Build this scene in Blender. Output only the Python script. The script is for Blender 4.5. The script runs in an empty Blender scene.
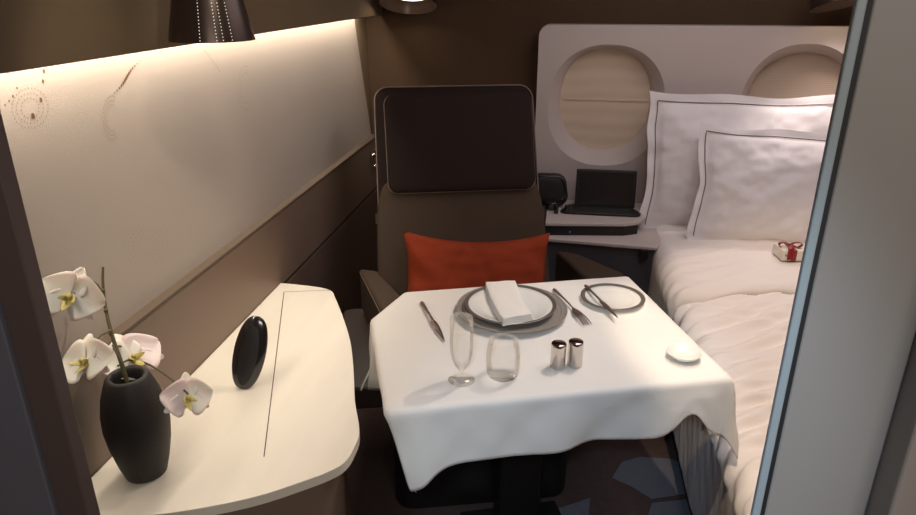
import bpy, bmesh, math, random
from mathutils import Vector, Matrix, noise
random.seed(4)
S = bpy.context.scene
COL = S.collection
PI = math.pi
R = math.radians

# ---------------------------------------------------------------- camera, world, big lights, exposure
H = 1.55
PITCH = math.atan(0.4)
YAW = R(8.7)
cam = bpy.data.objects.new('camera', bpy.data.cameras.new('camera'))
COL.objects.link(cam)
cam.location = (0, 0, H)
cam.rotation_euler = (PI/2 - PITCH, 0, YAW)
cam.data.sensor_width = 36
cam.data.lens = 36*680/916
cam.data.clip_start = 0.02
S.camera = cam

w = bpy.data.worlds.new('world'); S.world = w; w.use_nodes = True
w.node_tree.nodes['Background'].inputs[0].default_value = (0.75, 0.72, 0.72, 1)
w.node_tree.nodes['Background'].inputs[1].default_value = 0.05
S.view_settings.view_transform = 'Standard'
S.view_settings.look = 'None'
S.view_settings.gamma = 1
S.view_settings.exposure = 0.0
S.view_settings.use_curve_mapping = False

def light(name, typ, loc, target, energy, color, **kw):
    d = bpy.data.lights.new(name, typ); d.energy = energy; d.color = color
    for k, v in kw.items(): setattr(d, k, v)
    o = bpy.data.objects.new(name, d); COL.objects.link(o); o.location = loc
    o.rotation_euler = (Vector(target) - Vector(loc)).to_track_quat('-Z', 'Y').to_euler()
    return o
# warm reading spots in the suite ceiling, cool light falling in from the aisle behind the viewer
light('ceiling_reading_spot', 'SPOT', (0.42, 1.95, 2.05), (-0.22, 1.30, 0.72), 27, (1.0, 0.86, 0.68), spot_size=R(62), spot_blend=0.5, shadow_soft_size=0.02)
light('bed_reading_spot', 'SPOT', (0.25, 1.0, 2.05), (0.85, 1.75, 0.55), 46, (1.0, 0.80, 0.58), spot_size=R(50), spot_blend=0.3, shadow_soft_size=0.02)
light('aisle_spot', 'SPOT', (-0.05, -0.35, 1.9), (0.10, 1.25, 0.60), 54, (0.60, 0.78, 1.0), spot_size=R(28), spot_blend=0.5, shadow_soft_size=0.05)
light('aisle_ceiling_light', 'AREA', (0.45, -0.7, 2.0), (0.45, 0.6, 0.9), 17, (1.0, 0.94, 0.88), shape='RECTANGLE', size=0.9, size_y=0.5)
light('cabin_ceiling_glow', 'AREA', (0.6, 1.9, 2.06), (0.6, 1.9, 0), 10.5, (0.95, 0.85, 0.90), shape='RECTANGLE', size=1.0, size_y=1.4)
light('wall_wash_spot', 'SPOT', (-0.15, 0.75, 2.05), (-0.86, 1.30, 1.12), 9, (1.0, 0.88, 0.72), spot_size=R(34), spot_blend=0.25, shadow_soft_size=0.03)
cove = light('cove_strip_light', 'AREA', (-0.835, 1.75, 1.478), (-0.855, 1.75, 0), 8.5, (1.0, 0.89, 0.77), shape='RECTANGLE', size=0.02, size_y=2.3)
cove.rotation_euler = (0, R(-6), 0)

# ---------------------------------------------------------------- view geometry used to measure places
ct, st, cy, sy = math.cos(PITCH), math.sin(PITCH), math.cos(YAW), math.sin(YAW)
FW = Vector((-sy*ct, cy*ct, -st)); RT = Vector((cy, sy, 0)); UP = RT.cross(FW)
CAMP = Vector((0, 0, H))
def ray(x, y): return FW*680 + RT*(x-458) + UP*(257.5-y)
def onz(x, y, z): d = ray(x, y); return CAMP + d*((z-H)/d.z)
def ony(x, y, Y): d = ray(x, y); return CAMP + d*(Y/d.y)
def onx(x, y, X): d = ray(x, y); return CAMP + d*(X/d.x)
def ond(x, y, D): d = ray(x, y); return CAMP + d*(D/680)

# ---------------------------------------------------------------- materials
def srgb(r, g, b):
    f = lambda c: (c/255/12.92) if c/255 <= 0.04045 else ((c/255+0.055)/1.055)**2.4
    return (f(r), f(g), f(b), 1)
def mat(name, col, rough=0.6, metal=0.0, bump=0.0, bscale=200, var=0.0, vscale=6, coat=0.0, sheen=0.0, stretch=(1, 1, 1), spec=0.5, trans=0.0):
    m = bpy.data.materials.new(name); m.use_nodes = True
    nt = m.node_tree; b = nt.nodes['Principled BSDF']
    b.inputs['Base Color'].default_value = col
    b.inputs['Roughness'].default_value = rough
    b.inputs['Metallic'].default_value = metal
    b.inputs['Coat Weight'].default_value = coat
    b.inputs['Sheen Weight'].default_value = sheen
    b.inputs['Specular IOR Level'].default_value = spec
    tc = nt.nodes.new('ShaderNodeTexCoord'); mp = nt.nodes.new('ShaderNodeMapping')
    mp.inputs['Scale'].default_value = stretch
    nt.links.new(tc.outputs['Object'], mp.inputs['Vector'])
    n2 = nt.nodes.new('ShaderNodeTexNoise'); n2.inputs['Scale'].default_value = vscale; n2.inputs['Detail'].default_value = 4
    nt.links.new(mp.outputs[0], n2.inputs['Vector'])
    mx = nt.nodes.new('ShaderNodeMix'); mx.data_type = 'RGBA'
    v = max(var, 0.02)
    mx.inputs['A'].default_value = tuple(c*(1-v) for c in col[:3])+(1,)
    mx.inputs['B'].default_value = tuple(min(1, c*(1+v)) for c in col[:3])+(1,)
    nt.links.new(n2.outputs['Fac'], mx.inputs['Factor'])
    nt.links.new(mx.outputs['Result'], b.inputs['Base Color'])
    if bump:
        n = nt.nodes.new('ShaderNodeTexNoise'); n.inputs['Scale'].default_value = bscale; n.inputs['Detail'].default_value = 3
        bp = nt.nodes.new('ShaderNodeBump'); bp.inputs['Strength'].default_value = bump; bp.inputs['Distance'].default_value = 0.002
        nt.links.new(mp.outputs[0], n.inputs['Vector'])
        nt.links.new(n.outputs['Fac'], bp.inputs['Height']); nt.links.new(bp.outputs[0], b.inputs['Normal'])
    if trans:
        b.inputs['Subsurface Weight'].default_value = trans
        b.inputs['Subsurface Scale'].default_value = 0.01
    return m
def emis(name, col, s):
    m = bpy.data.materials.new(name); m.use_nodes = True
    b = m.node_tree.nodes['Principled BSDF']
    b.inputs['Base Color'].default_value = (0, 0, 0, 1)
    b.inputs['Emission Color'].default_value = col; b.inputs['Emission Strength'].default_value = s
    return m
def glassmat():
    m = bpy.data.materials.new('clear_glass'); m.use_nodes = True; nt = m.node_tree
    nt.nodes.remove(nt.nodes['Principled BSDF']); out = nt.nodes['Material Output']
    t = nt.nodes.new('ShaderNodeBsdfTransparent'); t.inputs[0].default_value = (0.988, 0.988, 0.985, 1)
    g = nt.nodes.new('ShaderNodeBsdfGlossy'); g.inputs['Roughness'].default_value = 0.03; g.inputs['Color'].default_value = (0.95, 0.93, 0.9, 1)
    lw = nt.nodes.new('ShaderNodeLayerWeight'); lw.inputs['Blend'].default_value = 0.22
    mx = nt.nodes.new('ShaderNodeMixShader')
    mu = nt.nodes.new('ShaderNodeMath'); mu.operation = 'MULTIPLY'; mu.inputs[1].default_value = 0.55
    nt.links.new(lw.outputs['Fresnel'], mu.inputs[0]); nt.links.new(mu.outputs[0], mx.inputs[0]); nt.links.new(t.outputs[0], mx.inputs[1]); nt.links.new(g.outputs[0], mx.inputs[2])
    nt.links.new(mx.outputs[0], out.inputs[0]); return m
def lined(name, c1, c2, scale, axis='Z', rough=0.7, wob=0.4):
    m = mat(name, c1, rough); nt = m.node_tree; b = nt.nodes['Principled BSDF']
    tc = nt.nodes.new('ShaderNodeTexCoord'); wv = nt.nodes.new('ShaderNodeTexWave')
    wv.bands_direction = axis; wv.inputs['Scale'].default_value = scale; wv.inputs['Distortion'].default_value = wob
    nt.links.new(tc.outputs['Object'], wv.inputs['Vector'])
    mx = nt.nodes.new('ShaderNodeMix'); mx.data_type = 'RGBA'
    mx.inputs['A'].default_value = c1; mx.inputs['B'].default_value = c2
    nt.links.new(wv.outputs['Fac'], mx.inputs['Factor']); nt.links.new(mx.outputs['Result'], b.inputs['Base Color'])
    return m
M = dict(
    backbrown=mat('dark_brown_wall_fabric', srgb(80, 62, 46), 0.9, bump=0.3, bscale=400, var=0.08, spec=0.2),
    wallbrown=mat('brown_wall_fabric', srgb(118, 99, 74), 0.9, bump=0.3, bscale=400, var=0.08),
    panel=mat('cream_silk_panel', srgb(176, 164, 151), 0.75, bump=0.25, bscale=500, var=0.05, vscale=3),
    motif=mat('copper_motif', srgb(138, 104, 74), 0.4, 0.4),
    motifgrey=mat('grey_motif', srgb(142, 126, 108), 0.6),
    lower=mat('taupe_laminate', srgb(130, 110, 94), 0.45, var=0.05),
    lowerdark=mat('dark_taupe_laminate', srgb(108, 88, 76), 0.5, var=0.05),
    ledge=mat('ledge_trim', srgb(100, 86, 72), 0.6, spec=0.2),
    black=mat('black_gap', srgb(18, 15, 14), 0.7),
    floor=mat('carpet_dark', srgb(78, 60, 56), 0.95, bump=0.8, bscale=300, var=0.25, vscale=40),
    floorblue=mat('floor_slate', srgb(104, 104, 112), 0.95, bump=0.8, bscale=300, var=0.12, vscale=40),
    ceil=mat('ceiling_panel', srgb(120, 105, 92), 0.8),
    white=mat('white_shell', srgb(200, 188, 182), 0.5, var=0.02),
    shade=lined('window_shade', srgb(220, 200, 176), srgb(212, 192, 168), 5, 'Z', 0.7, 3),
    shadeb=lined('window_shade_pleated', srgb(204, 186, 168), srgb(190, 172, 152), 40, 'Z', 0.7, 0.3),
    console=mat('cream_marble', srgb(236, 228, 210), 0.35, var=0.09, vscale=5, stretch=(3, 0.6, 1)),
    leather=mat('brown_leather', srgb(72, 59, 47), 0.8, spec=0.2, bump=0.25, bscale=250, var=0.06),
    leatherd=mat('brown_leather_headrest', srgb(38, 26, 22), 0.8, spec=0.2, bump=0.25, bscale=250, var=0.06),
    shell=mat('seat_shell', srgb(70, 58, 54), 0.4, var=0.05),
    piping=mat('seat_piping', srgb(132, 112, 98), 0.6),
    orange=mat('orange_fabric', srgb(150, 60, 32), 0.85, bump=0.3, bscale=300, var=0.05, spec=0.2),
    cloth=mat('tablecloth_linen', srgb(236, 232, 224), 0.85, bump=0.12, bscale=600, var=0.015),
    linen=mat('bed_linen', srgb(240, 232, 225), 0.8, bump=0.1, bscale=500, var=0.02),
    linenp=mat('pillow_linen', srgb(240, 236, 235), 0.8, bump=0.1, bscale=500, var=0.02),
    seam=mat('dark_stitching', srgb(84, 58, 56), 0.7),
    vase=mat('matt_black_ceramic', srgb(42, 37, 35), 0.6, bump=0.15, bscale=300),
    gloss=mat('gloss_black', srgb(30, 26, 25), 0.18, coat=0.6),
    blackp=mat('black_plastic', srgb(26, 23, 23), 0.4),
    chrome=mat('chrome', srgb(215, 205, 196), 0.1, 1.0),
    steel=mat('steel_cutlery', srgb(150, 132, 124), 0.3, 0.85),
    china=mat('white_china', srgb(240, 238, 230), 0.12, coat=0.5),
    silver=mat('silver_rim', srgb(172, 164, 155), 0.35, 0.4, bump=0.5, bscale=120),
    rimdark=mat('plate_rim', srgb(112, 104, 97), 0.4, 0.3),
    bronze=mat('dark_bronze', srgb(74, 60, 52), 0.3, 0.6, var=0.06),
    doorgrey=mat('door_laminate', srgb(126, 119, 112), 0.5, var=0.02),
    doorstrip=mat('door_aluminium', srgb(130, 137, 138), 0.5, 0.0),
    doorbeige=mat('door_jamb', srgb(128, 116, 106), 0.5),
    framedark=mat('frame_dark', srgb(82, 66, 62), 0.5),
    frameblue=mat('frame_slate', srgb(92, 90, 98), 0.6),
    petal=mat('orchid_petal', srgb(240, 228, 214), 0.6, var=0.04, vscale=30, trans=0.2),
    petalpink=mat('orchid_petal_pink', srgb(234, 210, 206), 0.6, var=0.08, vscale=40, trans=0.2),
    lip=mat('orchid_lip', srgb(190, 176, 104), 0.6, var=0.3, vscale=120),
    stem=mat('orchid_stem', srgb(84, 76, 44), 0.6, var=0.15, vscale=50),
    panelslate=mat('slate_panel', srgb(80, 76, 80), 0.5),
    ribbon=mat('red_ribbon', srgb(138, 26, 36), 0.45),
    boxc=mat('gift_card', srgb(228, 222, 208), 0.6),
    glow=emis('warm_glow', (1, 0.80, 0.6, 1), 5),
    dots=emis('perforation_glow', (1, 0.88, 0.74, 1), 1.0),
    bluedot=emis('blue_indicator', (0.1, 0.25, 0.9, 1), 0.15),
    strip=emis('led_strip', (1, 0.8, 0.62, 1), 2),
    glass=glassmat(),
)

# ---------------------------------------------------------------- mesh helpers
FR = {}
class MB:
    def __init__(s): s.v = []; s.f = []; s.mi = []; s.cur = 0
    def add(s, vs, fs):
        o = len(s.v); s.v += [Vector(v) for v in vs]
        for f in fs: s.f.append([i+o for i in f]); s.mi.append(s.cur)
        return s
    def box(s, a, b, m=None):
        x0, y0, z0 = a; x1, y1, z1 = b
        vs = [Vector(p) for p in [(x0, y0, z0), (x1, y0, z0), (x1, y1, z0), (x0, y1, z0), (x0, y0, z1), (x1, y0, z1), (x1, y1, z1), (x0, y1, z1)]]
        if m: vs = [m @ v for v in vs]
        return s.add(vs, [(3, 2, 1, 0), (4, 5, 6, 7), (0, 1, 5, 4), (1, 2, 6, 5), (2, 3, 7, 6), (3, 0, 4, 7)])
    def prism(s, poly, z0, z1, m=None, inset=0):
        n = len(poly); vs = [Vector((p[0], p[1], z0)) for p in poly]+[Vector((p[0], p[1], z1)) for p in poly]
        if m: vs = [m @ v for v in vs]
        fs = [tuple(range(n-1, -1, -1)), tuple(range(n, 2*n))]+[(i, (i+1) % n, n+(i+1) % n, n+i) for i in range(n)]
        return s.add(vs, fs)
    def lathe(s, prof, c=(0, 0, 0), n=40, m=None, sx=1, sy_=1, close=False):
        vs = []
        for r, z in prof:
            for i in range(n):
                a = 2*PI*i/n; vs.append(Vector((r*math.cos(a)*sx, r*math.sin(a)*sy_, z)))
        if m: vs = [m @ v for v in vs]
        vs = [v+Vector(c) for v in vs]; fs = []
        k = len(prof)
        for j in range(k-1 if not close else k):
            j2 = (j+1) % k
            for i in range(n):
                fs.append((j*n+i, j*n+(i+1) % n, j2*n+(i+1) % n, j2*n+i))
        if not close:
            if prof[0][0] > 1e-6: fs.append(tuple(range(n-1, -1, -1)))
            if prof[-1][0] > 1e-6: fs.append(tuple((k-1)*n+i for i in range(n)))
        return s.add(vs, fs)
    def tube(s, pts, r, n=8, closed=False, cap=True):
        pts = [Vector(p) for p in pts]; k = len(pts); vs = []
        rr = r if isinstance(r, (list, tuple)) else [r]*k
        up = None
        for i, p in enumerate(pts):
            a = pts[(i-1) % k] if (closed or i > 0) else p; b = pts[(i+1) % k] if (closed or i < k-1) else p
            t = (b-a).normalized()
            if up is None: up = t.orthogonal().normalized()
            up = (up - t*up.dot(t)).normalized(); sd = t.cross(up)
            for q in range(n):
                an = 2*PI*q/n; vs.append(p+(up*math.cos(an)+sd*math.sin(an))*rr[i])
        fs = []
        for i in range(k if closed else k-1):
            i2 = (i+1) % k
            for q in range(n): fs.append((i*n+q, i*n+(q+1) % n, i2*n+(q+1) % n, i2*n+q))
        if not closed and cap: fs += [tuple(range(n-1, -1, -1)), tuple((k-1)*n+q for q in range(n))]
        return s.add(vs, fs)
    def grid(s, fn, nu, nv, closeu=False):
        vs = [fn(i/(nu if closeu else nu-1), j/(nv-1)) for j in range(nv) for i in range(nu)]
        fs = []
        for j in range(nv-1):
            for i in range(nu if closeu else nu-1):
                i2 = (i+1) % nu; fs.append((j*nu+i, j*nu+i2, (j+1)*nu+i2, (j+1)*nu+i))
        return s.add(vs, fs)
    def pad(s, outline, t, m, n=5, rings=(1, .985, .96, .92, .85, .7, .45, .2)):
        """a puffed cushion of a 2D outline in local xy, thickness t along local z"""
        k = len(outline); cx = sum(p[0] for p in outline)/k; cyy = sum(p[1] for p in outline)/k
        vs = []; rows = []
        def ring(q, z): rows.append(len(vs)); vs.extend([m @ Vector((cx+(p[0]-cx)*q, cyy+(p[1]-cyy)*q, z)) for p in outline])
        for q in reversed(rings): ring(q, -t/2*(1-q**n)**(1/n)) if q < 1 else ring(q, 0)
        for q in rings[1:]: ring(q, t/2*(1-q**n)**(1/n))
        fs = []
        for a, b in zip(rows, rows[1:]):
            for i in range(k): fs.append((a+i, a+(i+1) % k, b+(i+1) % k, b+i))
        fs.append(tuple(reversed([rows[0]+i for i in range(k)]))); fs.append(tuple(rows[-1]+i for i in range(k)))
        return s.add(vs, fs)
    def build(s, name, mats, parent=None, smooth=True, world=True, bevel=0, sub=0, solid=0, angle=40, origin=None):
        me = bpy.data.meshes.new(name); o = bpy.data.objects.new(name, me); COL.objects.link(o)
        vs = s.v
        if parent is not None:
            if world:
                mi = FR[parent.name].inverted(); vs = [mi @ v for v in vs]
            o.parent = parent; FR[o.name] = FR[parent.name]
        else:
            if origin is None:
                xs = [v.x for v in vs]; ys = [v.y for v in vs]; zs = [v.z for v in vs]
                origin = ((min(xs)+max(xs))/2, (min(ys)+max(ys))/2, min(zs))
            og = Vector(origin); vs = [v-og for v in vs]; o.location = og; FR[o.name] = Matrix.Translation(og)
        me.from_pydata([tuple(v) for v in vs], [], s.f)
        if not isinstance(mats, (list, tuple)): mats = [mats]
        for m in mats: me.materials.append(m)
        me.polygons.foreach_set('material_index', s.mi)
        bm = bmesh.new(); bm.from_mesh(me); bmesh.ops.remove_doubles(bm, verts=bm.verts, dist=1e-6)
        bmesh.ops.recalc_face_normals(bm, faces=bm.faces); bm.to_mesh(me); bm.free()
        if bevel:
            b = o.modifiers.new('bevel', 'BEVEL'); b.width = bevel; b.segments = 3; b.limit_method = 'ANGLE'; b.angle_limit = R(35)
        if solid:
            d = o.modifiers.new('solid', 'SOLIDIFY'); d.thickness = solid; d.offset = -1
        if sub:
            d = o.modifiers.new('sub', 'SUBSURF'); d.levels = sub; d.render_levels = sub
        if smooth:
            for p in me.polygons: p.use_smooth = True
            me.update()
            bm = bmesh.new(); bm.from_mesh(me)
            for e in bm.edges:
                if len(e.link_faces) == 2 and e.calc_face_angle(0) > R(angle): e.smooth = False
            bm.to_mesh(me); bm.free()
        return o
def tag(o, label=None, cat=None, group=None, kind=None):
    if label: o['label'] = label
    if cat: o['category'] = cat
    if group: o['group'] = group
    if kind: o['kind'] = kind
    return o
def thing(name, loc, label, cat, rz=0, group=None):
    o = bpy.data.objects.new(name, None); COL.objects.link(o); o.location = loc; o.rotation_euler = (0, 0, rz)
    o.empty_display_size = 0.05
    FR[o.name] = Matrix.Translation(Vector(loc)) @ Matrix.Rotation(rz, 4, 'Z')
    return tag(o, label, cat, group)
def struct(o): o['kind'] = 'structure'; return o
def rrect(w0, w1, h, r, n=7, y0=0.0):
    """rounded rectangle outline; w0 width at bottom (y0), w1 at top (y0+h)"""
    pts = []
    for cx, cyy, a0, ww in ((1, 0, -90, w0), (1, 1, 0, w1), (-1, 1, 90, w1), (-1, 0, 180, w0)):
        X = cx*(ww/2-r); Y = y0+(h-r if cyy else r)
        for i in range(n):
            a = R(a0+90*i/(n-1)); pts.append((X+r*math.cos(a), Y+r*math.sin(a)))
    out = []
    for a, b in zip(pts, pts[1:]+pts[:1]):       # subdivide long edges
        d = math.hypot(b[0]-a[0], b[1]-a[1]); k = max(1, int(d/0.06))
        for i in range(k): out.append((a[0]+(b[0]-a[0])*i/k, a[1]+(b[1]-a[1])*i/k))
    return out
def frame3(o, x, y):
    x = Vector(x).normalized(); y = Vector(y); y = (y-x*y.dot(x)).normalized(); z = x.cross(y)
    m = Matrix.Identity(4)
    for i in range(3): m[i][0] = x[i]; m[i][1] = y[i]; m[i][2] = z[i]; m[i][3] = o[i]
    return m

# ---------------------------------------------------------------- the setting
XL = -0.85; YB = 3.06; XR = 1.38; ZC = 2.12
fl = MB(); fl.box((-1.3, -1.6, -0.05), (1.8, 3.4, 0))
fl.cur = 1                                   # flat slate-coloured polygons, lighter than the dark carpet around them
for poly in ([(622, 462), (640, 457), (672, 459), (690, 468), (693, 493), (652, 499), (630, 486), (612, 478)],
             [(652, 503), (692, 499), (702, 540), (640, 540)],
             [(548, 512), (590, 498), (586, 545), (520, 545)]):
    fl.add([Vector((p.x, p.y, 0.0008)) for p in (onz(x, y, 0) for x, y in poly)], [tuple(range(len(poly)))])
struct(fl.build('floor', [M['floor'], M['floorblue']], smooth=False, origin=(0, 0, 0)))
struct(MB().box((-1.3, -1.6, ZC), (1.8, 3.4, ZC+.05)).build('ceiling', M['ceil'], smooth=False))
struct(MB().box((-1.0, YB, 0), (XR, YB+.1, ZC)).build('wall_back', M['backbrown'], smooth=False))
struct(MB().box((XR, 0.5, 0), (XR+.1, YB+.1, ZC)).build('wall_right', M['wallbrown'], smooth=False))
ZL = 0.896
wl = MB()
wl.box((XL-.1, 0.3, 0), (XL, YB, 0.655)); wl.cur = 1
wl.box((XL-.1, 0.3, 0.655), (XL-0.008, YB, 0.668)); wl.cur = 2
wl.box((XL-.1, 0.3, 0.668), (XL, YB, ZL)); wl.cur = 3
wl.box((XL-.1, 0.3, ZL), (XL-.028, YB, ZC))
struct(wl.build('wall_left', [M['lowerdark'], M['black'], M['lower'], M['wallbrown']], smooth=False, bevel=0.002))
tr = MB(); tr.box((XL-.03, 0.3, ZL), (XL+.006, YB, ZL+.012))
struct(tr.build('trim_1', M['ledge'], smooth=False, bevel=0.003))
# the light valance along the wall above the cream panel
va = MB(); va.box((-.878, 0.3, 1.50), (-.80, YB, ZC)); va.box((-.812, 0.3, 1.432), (-.80, YB, 1.50))
struct(va.build('trim_2', M['wallbrown'], smooth=False, bevel=0.003))
ls = MB(); ls.box((-.846, 0.5, 1.488), (-.826, 2.9, 1.50))
struct(ls.build('trim_3', M['strip'], smooth=False))

# cream panel with its dotted motif
pn = MB()
P = XL-.018
pn.prism([(0.3, ZL+.012), (3.03, ZL+.012), (2.83, 1.50), (0.3, 1.50)], XL-.028, P, m=Matrix(((0, 0, 1, 0), (1, 0, 0, 0), (0, 1, 0, 0), (0, 0, 0, 1))))
def dot(px, py, r, cur):
    c = onx(px, py, P+.0006); pn.cur = cur; k = 8
    pn.add([Vector((c.x, c.y+r*.8*math.cos(2*PI*i/k), c.z+r*math.sin(2*PI*i/k))) for i in range(k)], [tuple(range(k))])
for px, py, r in [(44, 71, 3), (43, 81, 2.8), (41, 100, 3.6), (33, 116, 4.4), (17, 88, 1.8), (13, 96, 1.8), (9, 101, 1.5), (5, 105, 1.3)]: dot(px, py, r*.0012, 1)
for i in range(14):
    t = i/13; dot(140-26*t-1.5*math.sin(t*6), 61+32*t, .0014+.0026*math.sin(PI*t), 1)
for i in range(13):
    t = i/12; dot(205+15*t, 51+20*t, .0016, 1)
def ringdots(cx, cyy, rx, ry, n, r, a0=0, a1=360):
    for i in range(n):
        a = R(a0+(a1-a0)*i/n); dot(cx+rx*math.cos(a), cyy+ry*math.sin(a), r, 2)
for q in (1, .75, .5): ringdots(30, 108, 18*q, 20*q, int(34*q), .0013)
for q in (1, .8, .6): ringdots(112, 118, 9*q, 22*q, int(34*q), .0012, 60, 300)
for q in (1, .7): ringdots(246, 88, 8*q, 22*q, int(26*q), .0014, 70, 290)
for q in (1, .8, .6, .4): ringdots(146, 246, 22*q, 20*q, int(30*q), .0011)
for q in (1, .7): ringdots(322, 60, 10*q, 16*q, int(24*q), .0013)
tag(pn.build('wall_panel', [M['panel'], M['motif'], M['motifgrey']], smooth=False),
    'long cream artwork panel with dotted motifs on the left wall under the cove light', 'wall panel')

# white window surround behind the bed, with two recessed oval windows
PF = 2.97
pl = ony(538, 60, PF); pt = ony(600, 25, PF)
x0, z1 = pl.x, pt.z
outl = []
rad = 0.045
for i in range(9):
    a = R(180-90*i/8); outl.append((x0+rad+rad*math.cos(a), z1-rad+rad*math.sin(a)))
outl += [(XR, z1), (XR, 0.55), (x0, 0.55)]
mxz = Matrix(((1, 0, 0, 0), (0, 0, 1, 0), (0, 1, 0, 0), (0, 0, 0, 1)))
def ellparams(px, py, rx, ry, Y):
    c = ony(px, py, Y); return c.x, c.z, (ony(px+rx, py, Y).x-ony(px-rx, py, Y).x)/2, (ony(px, py-ry, Y).z-ony(px, py+ry, Y).z)/2
wins = [(605.5, 107, 58.5, 60.5, 604.5, 100, 45, 50, 'shade'), (797, 112, 60, 66, 797, 106, 52, 52, 'shadeb')]
NE = 56
holes = []
for wq in wins:
    holes.append((ellparams(*wq[:4], PF), ellparams(*wq[4:8], PF+.075)))
bm = bmesh.new()
def loop(pts, y):
    vs = [bm.verts.new((p[0], y, p[1])) for p in pts]
    return [bm.edges.new((vs[i], vs[(i+1) % len(vs)])) for i in range(len(vs))]
edges = loop(outl, PF)
def sup(e, k=2.25):
    X, Z, a, b = e; r = []
    for i in range(NE):
        t = 2*PI*i/NE; c, s_ = math.cos(t), math.sin(t)
        r.append((X+a*math.copysign(abs(c)**(2/k), c), Z+b*math.copysign(abs(s_)**(2/k), s_)))
    return r
for (eo, ei) in holes: edges += loop(sup(eo), PF)
bmesh.ops.triangle_fill(bm, use_beauty=True, use_dissolve=False, edges=edges)
me = bpy.data.meshes.new('tmp'); bm.to_mesh(me); bm.free()
ws = MB(); ws.add([v.co.copy() for v in me.vertices], [tuple(p.vertices) for p in me.polygons])
n = len(outl)
ws.add([Vector((p[0], PF, p[1])) for p in outl]+[Vector((p[0], YB, p[1])) for p in outl], [(i, (i+1) % n, n+(i+1) % n, n+i) for i in range(n)])
o = ws.build('trim_4', M['white'], angle=30); struct(o)
for k, (eo, ei) in enumerate(holes):
    wb = MB(); a = sup(eo); b = sup(ei)
    mid = [(a[i][0]*.35+b[i][0]*.65, a[i][1]*.35+b[i][1]*.65) for i in range(NE)]
    rows = [(a, PF), (mid, PF+.028), (b, PF+.066), (b, PF+.08)]
    vs = [Vector((p[0], y, p[1])) for pts, y in rows for p in pts]; fs = []
    for j in range(3):
        for i in range(NE): fs.append((j*NE+i, j*NE+(i+1) % NE, (j+1)*NE+(i+1) % NE, (j+1)*NE+i))
    wb.add(vs, fs)
    wo = wb.build('window_%d' % (k+1), M['white'], angle=60); struct(wo)
    sh = MB(); sh.prism(b, PF+.070, PF+.082, m=mxz)
    so = sh.build('window_shade', M[wins[k][8]], parent=wo, smooth=False)
    gb = MB(); c = holes[k][1]
    if k == 0: gb.box((c[0]-c[2]*.90, PF+.066, c[1]-.002), (c[0]+c[2]*.95, PF+.070, c[1]+.006)); gb.build('shade_bar', M['shade'], parent=wo, smooth=False)

# sliding door on the right and the frame on the left
D = 0.5
def dx(px, py): return ony(px, py, D).x
xa, xb_, xc, xd = ony(801, 260, D+.004).x, dx(813, 260), dx(937, 260), dx(985, 260)
dr = MB(); dr.box((xb_+.004, D, 0), (xc, D+.006, ZC)); dr.box((xb_+.03, D+.006, 0), (xc, D+.03, ZC))
do = dr.build('door_1', M['doorgrey'], smooth=False, bevel=0.002); struct(do)
MB().box((xa, D-.002, 0), (xb_, D+.004, ZC)).build('door_edge_strip', M['doorstrip'], parent=do, smooth=False, bevel=0.0015)
MB().box((xb_, D+.001, 0), (xb_+.004, D+.006, ZC)).build('rubber_gasket', M['black'], parent=do, smooth=False)
jb = MB(); jb.box((xc+.001, D-.03, 0), (xd, D+.05, ZC)); jb.box((xd, D-.045, 0), (xd+.012, D+.05, ZC)); jb.box((xd+.02, D-.05, 0), (XR+.1, D+.05, ZC))
struct(jb.build('trim_5', M['doorbeige'], smooth=False, bevel=0.003))
def lx(px, py): return ony(px, py, D).x
xe = ony(39, 262, D+.018).x
ft = MB(); ft.box((xe-.035, D, 0), (xe, D+.018, ZC)); ft.cur = 1
ft.box((xe-.5, D-.004, 0), (xe-.036, D+.018, ZC))
struct(ft.build('trim_6', [M['framedark'], M['frameblue']], smooth=False, bevel=0.002))

# ---------------------------------------------------------------- white topped console by the left wall
ZT = 0.68
edge = [(-.849, .80), (-.77, .832), (-.65, .865), (-.526, .922), (-.44, .985), (-.40, 1.022), (-.384, 1.05), (-.380, 1.09), (-.386, 1.15), (-.428, 1.257), (-.475, 1.40), (-.522, 1.526), (-.585, 1.66), (-.645, 1.775), (-.668, 1.815), (-.70, 1.835), (-.760, 1.846), (-.835, 1.852), (-.849, 1.852)]
def smoothpoly(p, n=4):
    out = []
    for i in range(len(p)-1):
        a = p[max(i-1, 0)]; b = p[i]; c = p[i+1]; d = p[min(i+2, len(p)-1)]
        for k in range(n):
            t = k/n
            out.append(tuple(0.5*(2*b[j]+(c[j]-a[j])*t+(2*a[j]-5*b[j]+4*c[j]-d[j])*t*t+(-a[j]+3*b[j]-3*c[j]+d[j])*t**3) for j in (0, 1)))
    out.append(p[-1]); return out
eo = smoothpoly(edge)
con = thing('side_console', (-.62, 1.3, 0), 'low taupe cabinet with a curved cream marble top built along the left wall', 'cabinet')
MB().prism(eo, ZT-.022, ZT).build('marble_top', M['console'], parent=con, bevel=0.006)
cx, cyy = -.849, 1.33
ins = [(cx+(x-cx)*.90, cyy+(y-cyy)*.95) for x, y in eo]
MB().prism(ins, 0.0, ZT-.022).build('cabinet_body', M['lower'], parent=con, bevel=0.004)
# seams of the lifting lid in the top
L0, L1, L2 = onz(284, 292, ZT), onz(264, 457, ZT), onz(335, 290, ZT)
lid = MB()
def groove(mb, a, b, wd=.0022):
    a, b = Vector(a), Vector(b); d = (b-a).normalized(); s_ = Vector((-d.y, d.x, 0))*wd/2
    mb.add([a-s_, b-s_, b+s_, a+s_], [(0, 1, 2, 3)])
zz = Vector((0, 0, .0006))
groove(lid, L0+zz, L1+zz); groove(lid, L0+zz, L2+zz, .0016)
lid.build('lid_seam', M['seam'], parent=con, smooth=False)

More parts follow.
